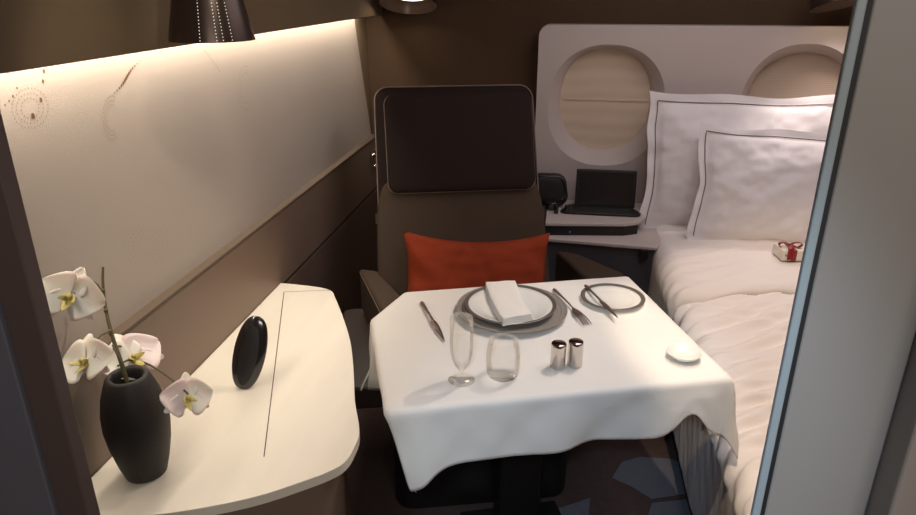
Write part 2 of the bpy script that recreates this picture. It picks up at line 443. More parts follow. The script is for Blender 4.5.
# glossy black oval standing on the console
hb = onz(246, 392, ZT); 
hm = Matrix.Translation((hb.x-.014, hb.y+.01, ZT)) @ Matrix.Rotation(R(12), 4, 'Z') @ Matrix.Rotation(R(-16), 4, 'X') @ Matrix.Rotation(R(14), 4, 'Y')
ov = MB(); prof = []
def ovring(u, v):
    a = v*PI; th_ = u*2*PI
    z = 0.088-0.088*math.cos(a); r = math.sin(a)**0.8
    y = .020*r*math.sin(th_)
    if y < 0: y *= .55
    return hm @ Vector((0.037*r*math.cos(th_), y, z))
ov.grid(ovring, 40, 26, closeu=True)
oo = ov.build('oval_ornament', M['gloss'])
tag(oo, 'glossy black upright oval pod standing on the cream console top', 'ornament')
inn = MB()
def inring(u, v):
    r = v; th_ = u*2*PI
    return hm @ Vector((0.021*r*math.cos(th_)*(1), -.0112-.0035*(1-r*r), 0.084+.072*r*math.sin(th_)))
inn.grid(inring, 36, 8, closeu=True)
io = inn.build('front_face', M['blackp'], parent=oo, solid=0)

# ---------------------------------------------------------------- vase and orchid
vb = Vector((-.753, .960, ZT))
vp = [(0, 0), (.036, 0), (.041, .003), (.050, .03), (.0595, .07), (.064, .105), (.0625, .135), (.056, .165), (.047, .188), (.041, .200), (.038, .2035), (.033, .204), (.029, .201), (.028, .19), (.030, .17), (0.02, .165), (0, .165)]
vp = [(r*.91, z*1.06) for r, z in vp]
vo = MB().lathe(vp, vb, 56).build('vase', M['vase'], angle=50)
tag(vo, 'matt black barrel shaped vase on the near end of the cream console', 'vase')
DV = (vb+Vector((0, 0, .2))-CAMP).dot(FW)
orc = thing('orchid_spray', (vb.x, vb.y, ZT+.17), 'white and pink orchid spray with yellow centres standing in the black vase', 'flower')
def curve3(pts, n=8):
    P3 = [Vector(p) for p in pts]; out = []
    for i in range(len(P3)-1):
        a = P3[max(i-1, 0)]; b = P3[i]; c = P3[i+1]; d = P3[min(i+2, len(P3)-1)]
        for k in range(n):
            t = k/n; out.append(0.5*(2*b+(c-a)*t+(2*a-5*b+4*c-d)*t*t+(-a+3*b-3*c+d)*t**3))
    out.append(P3[-1]); return out
base = Vector((vb.x, vb.y, ZT+.182))
sp = [base, ond(121, 362, DV), ond(112, 335, DV+.005), ond(106, 310, DV+.01), ond(103, 285, DV+.012), ond(103, 267, DV+.012)]
cs = curve3(sp); st_ = MB().tube(cs, [.0042-.0022*i/len(cs) for i in range(len(cs))], 8)
st_.tube(curve3([ond(110, 330, DV), ond(106, 333, DV-.03), ond(99, 337, DV-.08), ond(92, 350, DV-.115)]), .0022, 6)
st_.tube(curve3([ond(105, 300, DV), ond(98, 286, DV-.07), ond(88, 282, DV-.15), ond(74, 294, DV-.198)]), .0022, 6)
st_.tube(curve3([ond(113, 345, DV), ond(116, 352, DV-.01), ond(124, 366, DV-.01)]), .0022, 6)
st_.tube(curve3([ond(118, 366, DV), ond(130, 360, DV+.04), ond(150, 365, DV+.05), ond(175, 382, DV+.03), ond(188, 394, DV+.0)]), .0018, 6)
st_.tube(curve3([ond(112, 350, DV+.01), ond(120, 346, DV+.04), ond(127, 352, DV+.05)]), .0018, 6)
for px, py in ((106, 311), (103, 291), (111, 334)): st_.lathe([(0, -.004), (.0034, -.002), (.004, 0), (.0034, .003), (0, .005)], ond(px, py, DV+.008), 8)
st_.build('stem', M['stem'], parent=orc)
def petal(mb, m, L, W, ang, cup=.25, back=0.0, wav=.03, pinch=0.5):
    ca, sa = math.cos(ang), math.sin(ang)
    def f(u, v):
        t = v; wv = W*(math.sin(PI*min(1, t**pinch*1.0)*.93+.12)**.8) if t < .999 else W*.12
        x = L*t; y = (u-.5)*wv
        z = back*x+cup*(x*x/L)*.6 - cup*1.3*(y*y)/W + wav*W*math.sin(5*u+4*t)
        return m @ Vector((x*ca-y*sa, x*sa+y*ca, z))
    mb.grid(f, 11, 14)
def flower(px, py, dd, facing, roll, size, mats, label=None, lipm=True):
    c = ond(px, py, DV+dd)
    n_ = Vector(facing).normalized(); up = Vector((0, 0, 1)); x = up.cross(n_).normalized()
    m = frame3(c, x, n_.cross(x)) @ Matrix.Rotation(roll, 4, 'Z')
    core = MB().lathe([(0, -.004), (.004, -.003), (.005, 0), (.003, .004), (0, .005)], (0, 0, 0), 10, m=m)
    fo = core.build('flower', M['lip'], parent=orc)
    specs = [(90, .038, .030, mats[0]), (208, .036, .024, mats[0]), (332, .036, .024, mats[1]), (8, .038, .056, mats[2]), (172, .038, .056, mats[3])]
    for i, (a, L, W, mm) in enumerate(specs):
        pb = MB(); m2 = m @ Matrix.Translation((0, 0, -.002 if i < 3 else .001))
        petal(pb, m2, L*size, W*size, R(a), cup=-.22, back=.10)
        pb.build('petal', M[mm], parent=fo, solid=.0006, angle=90)
    if lipm:
        lb = MB()
        petal(lb, m @ Matrix.Translation((0, 0, .004)), .018*size, .012*size, R(270), cup=.8, back=.3)
        petal(lb, m @ Matrix.Translation((0, 0, .004)), .010*size, .010*size, R(210), cup=1.2, back=.9)
        petal(lb, m @ Matrix.Translation((0, 0, .004)), .010*size, .010*size, R(330), cup=1.2, back=.9)
        lb.tube([m @ Vector(p) for p in ((0, 0, .003), (0, .002, .010), (0, -.002, .014))], [.004, .0036, .002], 8)
        lb.build('lip', M['lip'], parent=fo, solid=.0006, angle=90)
tc = -ray(60, 290).normalized()
pp, kk = 'petal', 'petalpink'
flower(70, 297, -.20, tc+Vector((-.12, -.05, .1)), R(-28), 1.28, (pp, pp, pp, pp))
flower(86, 362, -.13, tc+Vector((-.7, .1, .2)), R(20), 1.3, (pp, kk, pp, pp), lipm=True)
flower(133, 358, .05, tc+Vector((.1, .2, .5)), R(10), 1.55, (pp, kk, kk, pp))
flower(187, 398, .015, tc+Vector((.5, -.2, .35)), R(-15), 1.25, (pp, kk, pp, kk))

# ---------------------------------------------------------------- dining table and cloth
UA = R(18.6)
U = Vector((math.cos(UA), math.sin(UA), 0)); V = Vector((-math.sin(UA), math.cos(UA), 0))
P0 = Vector((-.331, 1.181, 0)); TW, TD = .775, .575
TABZ = .715; CZ = .7185
poly = [(0, 0), (TW, 0), (TW, TD), (.10, TD), (-.0, .425)]
def tw(u, v, z): p = P0+U*u+V*v; return Vector((p.x, p.y, z))
tb = thing('dining_table', (*(P0+U*TW*.5+V*TD*.5).xy, 0), 'suite dining table hidden under the white tablecloth, on one dark pedestal', 'table')
mtab = Matrix.Translation(P0) @ Matrix.Rotation(UA, 4, 'Z')
tt = MB(); tt.prism([(.012, .012), (TW-.012, .012), (TW-.012, TD-.012), (.106, TD-.012), (.012, .425)], TABZ-.022, TABZ, m=mtab)
tt.build('tabletop', M['lowerdark'], parent=tb, smooth=False, bevel=.005)
MB().box((TW*.42, TD*.52, .02), (TW*.58, TD*.66, TABZ-.022), mtab).build('pedestal', M['blackp'], parent=tb, smooth=False, bevel=.01)
MB().box((TW*.30, TD*.40, 0), (TW*.70, TD*.75, .02), mtab).build('foot_plate', M['blackp'], parent=tb, smooth=False, bevel=.006)
def nearest(p):
    best = None; n = len(poly); inside = True
    for i in range(n):
        a = Vector(poly[i]); b = Vector(poly[(i+1) % n]); ab = b-a; t = max(0, min(1, (p-a).dot(ab)/ab.dot(ab)))
        q = a+ab*t; d = (p-q).length
        if (ab.x*(p.y-a.y)-ab.y*(p.x-a.x)) < 0: inside = False
        if best is None or d < best[0]: best = (d, q)
    return inside, best
cl = MB(); OF, OL, OR_, OB = .150, .15, .13, .12
NU, NV = 132, 108
def sstep(a, b, x): t = max(0, min(1, (x-a)/(b-a))); return t*t*(3-2*t)
def clothpt(a, b):
    u = -OL+(TW+OL+OR_)*a; v = -OF+(TD+OF+OB)*b
    p = Vector((u, v)); ins_, (d, q) = nearest(p)
    wr = .0012*noise.noise(Vector((u*9, v*9, 1)))+.0005*noise.noise(Vector((u*30, v*30, 3)))
    wr += -.0012*math.exp(-((u-.40)/.003)**2) - .0012*math.exp(-((v-.30)/.003)**2)
    if ins_: return tw(u, v, CZ+.0012+wr)
    n_ = (p-q)/max(d, 1e-9)
    if v < 0:                                   # hem rises where the cloth buckles by the right corner
        k = math.exp(-((u-.690)/.040)**2); d *= 1-.38*k
        d *= 1-.06*sstep(.25, .6, u)
    d *= 1+.38*(1-.95*max(0, -n_.x))*math.exp(-(q.x**2+q.y**2)/.11**2)+.16*math.exp(-((q.x-TW)**2+q.y**2)/.04**2)
    r = .014
    if d < r*PI/2: hor = r*math.sin(d/r); dz = r*(1-math.cos(d/r))
    else: hor = r; dz = r+(d-r*PI/2)
    dd = dz
    cr = abs(n_.x*n_.y)*2                       # 1 at a corner's diagonal
    left = sstep(.3, -.1, q.x) if False else max(0, min(1, 1-q.x/.12))
    nl = max(0, -n_.x)
    fl_ = .05+.05*cr
    if q.x < .12 and q.y < .3: fl_ = .05-.24*nl
    near = math.exp(-(q.x**2+q.y**2)/.07**2)
    if q.x > TW-.10: fl_ += .16*max(0, n_.x)
    nearr = math.exp(-((q.x-TW)**2+q.y**2)/.05**2)
    s_ = q.x*1.0-q.y
    wave = (math.sin(s_*21+1.0)*.6+math.sin(s_*37+.3)*.4)*.010*min(1, dd/.12)
    hor += fl_*dd+wave*(1-cr)*(1-near)*(1-nearr)
    x = q.x+n_.x*hor; y = q.y+n_.y*hor
    x += .20*dd*near                            # the near left corner swings in towards the table's middle
    y -= .05*dd*near
    w2 = (.0035*noise.noise(Vector((x*14, y*14, dd*10)))+.009*noise.noise(Vector((x*7+dd*5, y*7, dd*4+2))))*min(1, dd/.04)
    tri = abs(((u*1.0+v*1.0)/.11) % 1-.5)+abs(((u-v)/.11) % 1-.5)       # pressed-in fold lines, on the bias
    w2 += .0028*tri*min(1, dd/.04)
    return tw(x+n_.x*w2, y+n_.y*w2, CZ+.0012-dz)
cl.grid(clothpt, NU, NV)
co = cl.build('tablecloth', M['cloth'], solid=.0010, angle=180)
tag(co, 'white linen tablecloth draped over the dining table, laid for one', 'tablecloth')
TZ = .7205

# ---------------------------------------------------------------- tableware
pc = onz(511.5, 312, .722)
ch = MB().lathe([(0, .004), (.09, .004), (.098, .005), (.112, .0075), (.1135, .0086), (.115, .0080), (.124, .0098), (.1255, .0110), (.127, .0104), (.136, .0126), (.1375, .0138), (.139, .0132), (.146, .0155), (.150, .0165), (.1505, .0145), (.145, .012), (.10, .001), (.095, 0), (0, 0)], (pc.x, pc.y, TZ+.0015), 72)
cho = ch.build('charger_plate', M['silver'], angle=70)
tag(cho, 'large round silver charger plate beneath the dinner plate', 'plate')
dz0 = TZ+.0080
pcx = pc+Vector((-.004, .0, 0))
dp = MB(); dp.lathe([(0, .004), (.070, .004), (.078, .0065), (.100, .014), (.1235, .0215), (.1245, .0205), (.12, .017), (.08, .0022), (.072, 0), (0, 0)], (pcx.x, pcx.y, dz0), 72)
dpo = dp.build('dinner_plate', M['china'], angle=70)
tag(dpo, 'white dinner plate with a silver rim holding the folded napkin', 'plate')
MB().lathe([(.1140, .0190), (.1235, .02195), (.1248, .0210), (.1238, .0203)], (pcx.x, pcx.y, dz0+.0003), 72, close=True).build('silver_rim', M['rimdark'], parent=dpo)
bp = onz(612.5, 299, .725)
bpl = MB().lathe([(0, .003), (.052, .003), (.058, .005), (.0885, .0125), (.0895, .0118), (.085, .009), (.058, .001), (.054, 0), (0, 0)], (bp.x, bp.y, TZ+.001), 64).build('bread_plate', M['china'], angle=70)
tag(bpl, 'small white bread plate with a silver rim at the far right of the table', 'plate')
MB().lathe([(.0775, .0108), (.0885, .0130), (.0898, .0121), (.088, .0115)], (bp.x, bp.y, TZ+.0013), 64, close=True).build('silver_rim', M['rimdark'], parent=bpl)

# folded napkin on the plate
nz = dz0+.0105
n0, n1, n2, n3 = onz(484, 287, .752), onz(517, 285, .752), onz(535, 320, .752), onz(503, 326, .752)
def bil(u, v): return (n3*(1-u)+n2*u)*(1-v)+(n0*(1-u)+n1*u)*v
nap = MB()
for k in range(4):
    def fn(u, v, k=k):
        uu = .5+(u-.5)*(1-.035*k); vv = .5+(v-.5)*(1-.01*k)+.012*k
        p = bil(uu, vv)
        sag = .0125*(abs(v-.5)*2)**2
        e = (1-abs(2*u-1)**6)*(1-abs(2*v-1)**10)
        return Vector((p.x, p.y, nz+.0045*k+sag+.0035*e+.0006*math.sin(9*u+5*v+k)))
    def fb(u, v, k=k):
        q = fn(u, v, k); e = (1-abs(2*u-1)**6)*(1-abs(2*v-1)**10); return Vector((q.x, q.y, q.z-.0035*e-.0034*e))
    nap.grid(fn, 16, 20); nap.grid(fb, 16, 20)
tag(nap.build('napkin', M['cloth'], angle=80), 'folded white napkin lying across the dinner plate', 'napkin')

def flat_profile(name, pa, pb, wfun, thick, z, label, cat, n=40, arch=.004, mat_='steel', zend=None):
    a, b = Vector((pa.x, pa.y, 0)), Vector((pb.x, pb.y, 0)); d = b-a; L = d.length; d.normalize(); s_ = Vector((-d.y, d.x, 0))
    mb = MB()
    def f(u, v):
        w_, off = wfun(v); an = u*2*PI
        c = a+d*(L*v)+s_*(off+w_*math.cos(an)); zb = z+(zend-z)*v if zend is not None else z
        return Vector((c.x, c.y, zb+thick(v)/2+thick(v)/2*math.sin(an)+arch*math.sin(PI*v)))
    mb.grid(f, 12, n, closeu=True)
    o = mb.build(name, M[mat_], angle=60); return tag(o, label, cat) if label else o
def kw(v):
    if v < .5: w_ = .0055-.0022*math.sin(v/.5*PI/2)+.0012*math.exp(-(v/.1)**2)
    elif v < .56: w_ = .0033+(v-.5)/.06*.0037
    else: w_ = .0078*max(.02, 1-((v-.62)/.40)**2 if v > .62 else 1)
    return max(w_*min(1, v/.02+.3), .0003), 0.0012*(sstep(.56, .7, v))
flat_profile('table_knife', onz(421.5, 302, .725), onz(444, 341, .725), kw, lambda v: .006 if v < .5 else .003, TZ+.002, 'steel table knife lying left of the dinner plate', 'knife')
flat_profile('butter_knife', onz(585, 286, .735), onz(617, 318, .735), kw, lambda v: .005 if v < .5 else .0028, TZ+.0148, 'steel butter knife resting across the bread plate', 'knife', arch=.001, zend=TZ+.0146)
# fork
fa, fb_ = onz(553.5, 289, .725), onz(588, 325, .725)
fa.z = fb_.z = 0; fd = (fb_-fa); FL = fd.length; fd.normalize(); fs_ = Vector((-fd.y, fd.x, 0))
fk = MB()
def forkf(u, v):
    vv = v*.76; 
    if vv < .55: w_ = .0058-.0034*math.sin(vv/.55*PI/2)
    else: w_ = .0024+.0102*sstep(.55, .72, vv)
    w_ *= min(1, v/.02+.3)
    an = u*2*PI; th_ = .0045 if vv < .5 else .003
    c = fa+fd*(FL*vv)+fs_*(w_*math.cos(an))
    return Vector((c.x, c.y, TZ+.003+.004*math.sin(PI*vv)+.0025*sstep(.6, .8, vv)*0+th_/2*(1+math.sin(an))))
fk.grid(forkf, 12, 36, closeu=True)
for k in range(4):
    off = (-1.5+k)*.0068
    fk.tube([Vector((*(fa+fd*(FL*t)+fs_*off*(1 if t > .8 else .9)).xy, TZ+.0055+.003*math.sin(PI*t)+.0022*math.sin(max(0, t-.72)/.28*PI))) for t in (.70, .78, .85, .93, .985, 1.0)], [.0018, .0018, .0018, .0016, .0013, .0008], 8)
tag(fk.build('dinner_fork', M['steel'], angle=60), 'steel dinner fork lying right of the dinner plate', 'fork')

# salt and pepper
for i, (px, py, nm, nh) in enumerate(((557.5, 367, 'salt_shaker', 3), (574.5, 365, 'pepper_shaker', 5))):
    c = onz(px, py, TZ); sh = MB().lathe([(0, 0), (.0168, 0), (.0175, .001), (.0175, .0545), (.0178, .0555), (.0178, .060), (.0165, .0625), (.012, .0638), (0, .064)], (c.x, c.y, TZ+.001), 40)
    so = sh.build(nm, M['chrome'], angle=45)
    tag(so, 'mirrored chrome shaker, the left one of the pair nearer the tumbler' if i == 0 else 'mirrored chrome shaker, the right one of the pair nearer the butter dish', 'shaker', 'chrome shakers')
    hl = MB()
    for k in range(nh):
        a = 2*PI*k/nh; hl.lathe([(0, 0), (.0010, 0), (.0010, .0004), (0, .0004)], (c.x+.006*math.cos(a), c.y+.006*math.sin(a), TZ+.0648), 8)
    hl.build('pouring_holes', M['black'], parent=so)

# white butter dish
c = onz(683, 358, TZ)
bd = MB().lathe([(r*1.17, z*1.1) for r, z in [(0, .0045), (.018, .005), (.027, .009), (.0335, .0155), (.0348, .0160), (.0352, .0148), (.030, .008), (.0215, .0015), (.020, 0), (0, 0)]], (c.x, c.y, TZ+.001), 48)
tag(bd.build('butter_dish', M['china'], angle=70), 'tiny round white butter dish near the right edge of the table', 'dish')

# glasses
g = onz(461.5, 380.5, TZ)
gp = [(0, 0), (.029, 0), (.0305, .001), (.029, .0022), (.018, .005), (.007, .009), (.0042, .014), (.0038, .022), (.006, .028), (.014, .036), (.0215, .052), (.0255, .072), (.0268, .095), (.0262, .125), (.0250, .158), (.0243, .1585), (.0252, .125), (.0258, .095), (.0245, .072), (.0205, .053), (.013, .040), (.005, .034), (0, .033)]
go = MB().lathe(gp, (g.x, g.y, TZ+.0015), 56).build('footed_glass', M['glass'], angle=70)
tag(go, 'tall slim empty glass on a short stem with a round foot', 'glass')
g = onz(502.5, 375.5, TZ)
gp = [(0, 0), (.031, 0), (.034, .002), (.037, .010), (.0395, .030), (.0392, .055), (.0355, .080), (.0325, .091), (.0315, .0915), (.0343, .080), (.0378, .055), (.0380, .030), (.035, .013), (.028, .009), (0, .0085)]
go = MB().lathe(gp, (g.x, g.y, TZ+.0015), 56).build('tumbler', M['glass'], angle=70)
tag(go, 'short rounded empty water tumbler without a stem in front of the dinner plate', 'glass')

# ---------------------------------------------------------------- armchair (local frame: +y to its back)
CO = Vector((-.207, 1.95, 0))
CO = Vector((-.239, 1.941, 0)); CA = R(15.5)
chair = thing('armchair', CO, 'brown leather suite armchair with a tall headrest and pale piping behind the table', 'armchair', rz=CA)
CM = FR[chair.name]; CI = CM.inverted()
def cl_(p): return CI @ p
def bld(mb, name, m, parent=None, **k): return mb.build(name, m, parent=parent or chair, world=False, **k)
bld(MB().prism(rrect(.56, .56, .50, .06, y0=-.22), 0, .36), 'seat_base', M['blackp'], bevel=.01)
pan = MB(); pan.prism([(p[0], p[1]) for p in rrect(.88, .88, .54, .03, y0=-.19)], .37, .447)
po = bld(pan, 'seat_pan', M['shell'], bevel=.008)
tm = MB(); tm.tube([cl_(onz(379, 350, .450)), cl_(onz(361, 390, .450))], .0035, 8)  # plain white tube; the trim's bright reflection is put into its colour
o = bld(tm, 'trim_strip', M['china']); o['label'] = 'slim trim strip, coloured white for its bright reflection'
bld(MB().pad(rrect(.54, .54, .50, .07, y0=-.21), .11, Matrix.Translation((0, 0, .475)), n=6), 'seat_cushion', M['leather'])
# reclined back: local origin at its foot, x across, y up the slope
lean = R(25)
BM = Matrix.Translation((0, .255, .44)) @ Matrix.Rotation(PI/2-lean, 4, 'X')
BL = .85
outs = rrect(.605, .595, BL, .05)
bs = MB().pad(outs, .07, BM @ Matrix.Translation((0, 0, -.035)), n=14)
bo = bld(bs, 'back_shell', M['leatherd'])
bld(MB().tube([BM @ Vector((p[0]*.985, BL/2+(p[1]-BL/2)*.99, -.002)) for p in outs], .0024, 6, closed=True), 'piping', M['piping'], parent=bo)
lo = rrect(.60, .575, .50, .05, y0=.0)
bb = bld(MB().pad([(p[0]*(1.045-.06*sstep(.36, .5, p[1])), p[1]) for p in lo], .09, BM @ Matrix.Translation((0, 0, .012)), n=8), 'backrest', M['leather'])
ho = rrect(.53, .535, .355, .035, y0=.443)
hh = bld(MB().pad(ho, .085, BM @ Matrix.Translation((0.006, 0, .045)), n=9), 'headrest', M['leatherd'])
bld(MB().tube([BM @ Vector((p[0]*.995+.006, .6205+(p[1]-.6205)*.995, .062)) for p in ho], .002, 6, closed=True), 'piping', M['piping'], parent=hh)
tabm = MB(); tabm.box((-.308, .34, -.03), (-.294, .38, .03), BM); bld(tabm, 'side_tab', M['leather'], smooth=False, bevel=.003)
# armrests
def arm(pts, z0, z1, name):
    pts = [(p.x, p.y) for p in pts]
    mb = MB().prism(pts, z0, z1); o = bld(mb, name, M['leather'], bevel=.012); return o
al = [cl_(onz(*p, .62)) for p in ((359, 268), (378, 270), (402, 296), (400, 330), (391, 330))]
ao = arm(al, .455, .62, 'armrest')
e0, e1 = cl_(onz(361, 272, .607)), cl_(onz(389, 327, .607))
ofs = Vector((-.004, 0, 0))
bld(MB().tube([e0+ofs, e1+ofs], .0022, 6), 'piping', M['piping'], parent=ao)
ar = [cl_(onz(*p, .60)) for p in ((556, 250), (577, 253), (622, 272), (655, 302), (652, 330), (610, 300))]
arm(ar, .455, .60, 'armrest')

# orange cushion
cm_ = CM @ BM @ Matrix.Translation((0.0, 0, 0))
cu = MB()
ctr = cl_(ony(477, 268, 2.16))
def cush(sign):
    def f(u, v):
        x = (u-.5)*2; y = (v-.5)*2
        W_, H_ = .257, .150
        px = W_*x*(1-.07*(1-y*y)*abs(x)); py = H_*y*(1-.24*(1-x*x)*(1 if y > 0 else .6)*abs(y))
        th_ = .060*((1-abs(x)**2.6)*(1-abs(y)**2.6))**.5
        th_ *= 1+.10*math.sin(x*7+y*3)*.4
        wr = .004*noise.noise(Vector((x*3, y*5, 2)))*(1 if th_ > .005 else 0)
        wr += (-.010*math.exp(-((x-.12+y*.25)/.06)**2)*(.5+.5*y)-.009*math.exp(-((x+.38-y*.3)/.05)**2)*(.5+.5*y)+.006*math.sin(9*(x+.8*y))*math.exp(-((abs(x)-.85)/.2)**2))*(1 if th_ > .005 else 0)
        return Vector((px, py, sign*th_+wr*(sign > 0)))
    return f
mc = Matrix.Translation(CM @ (BM @ Vector((0.034, .142, .118)))) @ CM.to_3x3().to_4x4() @ Matrix.Rotation(PI/2-R(22), 4, 'X') @ Matrix.Rotation(R(-3), 4, 'Z')
for sg in (1, -1):
    f = cush(sg); cu.grid(lambda u, v: mc @ f(u, v), 36, 26)
tag(cu.build('cushion', M['orange'], angle=70), 'orange cushion leaning on the brown armchair backrest', 'cushion')

# ---------------------------------------------------------------- bed
BXR = XR-.005
bed = thing('bed', (.9, 1.8, 0), 'made up single bed under white linen along the right side', 'bed')
MB().box((.47, .75, .0), (BXR, 2.96, .28)).build('bed_base', M['panelslate'], parent=bed, smooth=False, bevel=.01)
MB().box((.475, .75, .28), (BXR, 2.955, .47)).build('mattress', M['linen'], parent=bed, smooth=False, bevel=.03)
def topz(y): return .515+.085*sstep(1.5, 2.6, y)
def bededge(y): return .445-.045*sstep(1.5, 2.6, y)
def duvet_pt(s, y, off=0.0, hem=.09, cut=0.0):
    """s metres from the crown: negative on the side, positive across the top"""
    r = .075; zt = topz(y)+off; xe_ = bededge(y)-off*.7
    fold = noise.noise(Vector((s*1.5+y*1.2, y*3.2, .5)))
    fine = noise.noise(Vector((s*4+y*7, y*11-s*9, 4.5)))
    a = PI/2*r
    if s < -a:
        d = -s-a; zmax = zt-r-hem; d2 = min(d, zmax)
        nx, nz_ = -1, 0; x = xe_; z = zt-r-d2
    elif s < 0:
        t = -s/r; x = xe_+r-r*math.sin(t); z = zt-r+r*math.cos(t); nx, nz_ = -math.sin(t), math.cos(t)
    else: x = xe_+r+s; z = zt; nx, nz_ = 0, 1
    puff = .016*sstep(0, .25, s)
    # creases raking down over the edge
    rake = math.sin((y-.60*s)*78+7*noise.noise(Vector((y*3, s*3, 9))))+.5*math.sin((y-.25*s)*150+8*noise.noise(Vector((y*5, s*4, 3))))
    k = .5+.5*noise.noise(Vector((y*4, s*2, 7)))
    am = (.013*math.exp(-((s-.10)/.22)**2)+.006)*(1-.85*sstep(2.10, 2.3, y))
    if s < -.12: am *= .10; fine *= .45
    amp = (.013*fold+.005*fine+am*rake*k)
    low = min(1, (z-hem)/.05) if s < -a else 1
    return Vector((x+nx*(amp+.004), y, z+nz_*(amp)+puff))
du = MB()
ya, yb_ = .72, 2.36
du.grid(lambda u, v: duvet_pt(-.44+u*(.44+.83), ya+(yb_-ya)*v), 150, 230)
duo = du.build('duvet', M['linen'], solid=.004, angle=180)
tag(duo, 'white crumpled duvet hanging over the side of the bed next to the table', 'duvet')
tv = MB()
def fold_pt(u, v):
    s = -.36+u*(.36+.83); yf = 2.21+.05*math.exp(-((s+.05)/.15)**2)*-1
    y = yf+(2.93-yf)*v
    lift = .022*(min(1, v/.035))**.5 if v < .035 else .022
    p = duvet_pt(s, y, off=lift, hem=.22+.10*sstep(0.2, .8, v))
    return p
tv.grid(fold_pt, 100, 80)
tvo = tv.build('turned_down_sheet', M['linen'], solid=.003, angle=180)
tag(tvo, 'smooth white top sheet folded back over the duvet below the pillows', 'bed sheet')
pe = MB().tube([fold_pt(i/60*.9+.02, 0)+Vector((0, -.001, -.002)) for i in range(61)], .0016, 6)
pe.build('sheet_piping', M['seam'], parent=tvo)

def pillow(name, label, m, W_, H_, T_, fl_, seed, pipe=True):
    """m: local x across, y up, z out to the front"""
    fu = lambda t: (t-.5)*2
    def base(x, y):
        # ripple of the flange and sag
        rx = .012*noise.noise(Vector((y*2.2, seed, x)))+.008*math.sin(y*5+seed)
        ry = .012*noise.noise(Vector((x*2.2, seed+5, y)))+.006*math.sin(x*6+seed)
        ex = max(0, abs(x)-.8)/.2; ey = max(0, abs(y)-.8)/.2
        pinch = .05*(1-y*y)*abs(x); pinchy = .05*(1-x*x)*abs(y)
        return W_/2*x*(1-pinch)+rx*ex, H_/2*y*(1-pinchy)+ry*ey
    ix, iy = 1-2*fl_/W_, 1-2*fl_/H_
    def f(sign):
        def g_(u, v):
            x, y = fu(u), fu(v); X, Y = base(x, y)
            a, b = abs(x)/ix, abs(y)/iy
            th_ = T_/2*((1-min(1, a)**2.4)*(1-min(1, b)**2.4))**.55 if a < 1 and b < 1 else 0
            wv = .011*noise.noise(Vector((x*4+seed, y*4, 1)))
            cr_ = 0
            if th_ > 0: cr_ = 1.4*(.006*noise.noise(Vector((x*5-y*4, (x+y)*2, seed)))+.004*noise.noise(Vector((x*12, y*9, seed+2))))*min(1, th_/.02)
            return m @ Vector((X, Y, sign*(th_+.0018)+wv+cr_*sign))
        return g_
    mb = MB()
    for sg in (1, -1): mb.grid(f(sg), 60, 48)
    o = mb.build(name, M['linenp'], angle=80); tag(o, label, 'pillow')
    if pipe:
        g_ = f(1); pts = []
        q = lambda s: .5+s/2
        N = 36
        ix *= 1.035; iy *= 1.04
        for i in range(N): pts.append((-ix+2*ix*i/N, iy))
        for i in range(N): pts.append((ix, iy-2*iy*i/N))
        pts = [(-ix, -iy*.985+1.985*iy*i/N) for i in range(N)]+pts
        MB().tube([g_(q(x), q(y))+m.to_3x3() @ Vector((0, 0, .0035)) for x, y in pts], .0016, 6).build('border_stitching', M['seam'], parent=o)
    return o
def plc(c, tilt, roll, yaw=0): return Matrix.Translation(c) @ Matrix.Rotation(yaw, 4, 'Z') @ Matrix.Rotation(PI/2-tilt, 4, 'X') @ Matrix.Rotation(roll, 4, 'Z')
pillow('pillow', 'large white pillow with thin dark border, propped against the window wall', plc((.735, 2.835, .868), R(10), R(0)), .80, .585, .15, .045, 3)
pillow('pillow', 'smaller white pillow with thin dark border, in front of the large one', plc((.865, 2.665, .822), R(14), R(-2)), .70, .465, .14, .035, 8)

# gift box on the bed
gx = Vector((.835, 2.44, topz(2.44)+.044))
gb = thing('gift_box', gx, 'tiny cream gift box tied with a dark red ribbon lying on the bed', 'gift box', rz=R(8))
g2 = MB(); s_ = .042
g2.prism([(-s_, -s_), (s_, -s_), (s_, s_), (-s_, s_)], 0, .038); 
g2.build('box', M['boxc'], parent=gb, world=False, smooth=False, bevel=.003)
rb = MB(); rb.box((-.008, -s_-.0012, -.000), (.008, s_+.0012, .0392))
ro = rb.build('ribbon', M['ribbon'], parent=gb, world=False, smooth=False)
bw = MB()
for sg in (1, -1):
    def loopf(u, v, sg=sg):
        a = v*2*PI; r_ = .021; x = sg*(r_-r_*math.cos(a)); z = .043+.010*math.sin(a)+.10*abs(x)
        return Vector((x, (u-.5)*.014, z))
    bw.grid(loopf, 4, 24)
def tail(u, v): return Vector((-.002-.018*v+(u-.5)*.019, -.003-.050*v, .048-.002*v-.034*max(0, v-.75)/.25+.003*math.sin(v*5)))
bw.grid(tail, 4, 12)
def tail2(u, v): return Vector((.004+.02*v+(u-.5)*.012, -.003-.02*v, .046-.005*v))
bw.grid(tail2, 4, 10)
bw.lathe([(0, .040), (.006, .042), (.007, .046), (.004, .051), (0, .052)], (0, 0, 0), 12)
bw.build('bow', M['ribbon'], parent=gb, world=False, solid=.001)
tx = MB()
for i in range(4): tx.box((-.032+i*.0055, -s_-.0008, .018), (-.0285+i*.0055, -s_, .0215+.003*(i == 0)))
tx.build('printed_lettering', M['seam'], parent=gb, world=False, smooth=False)

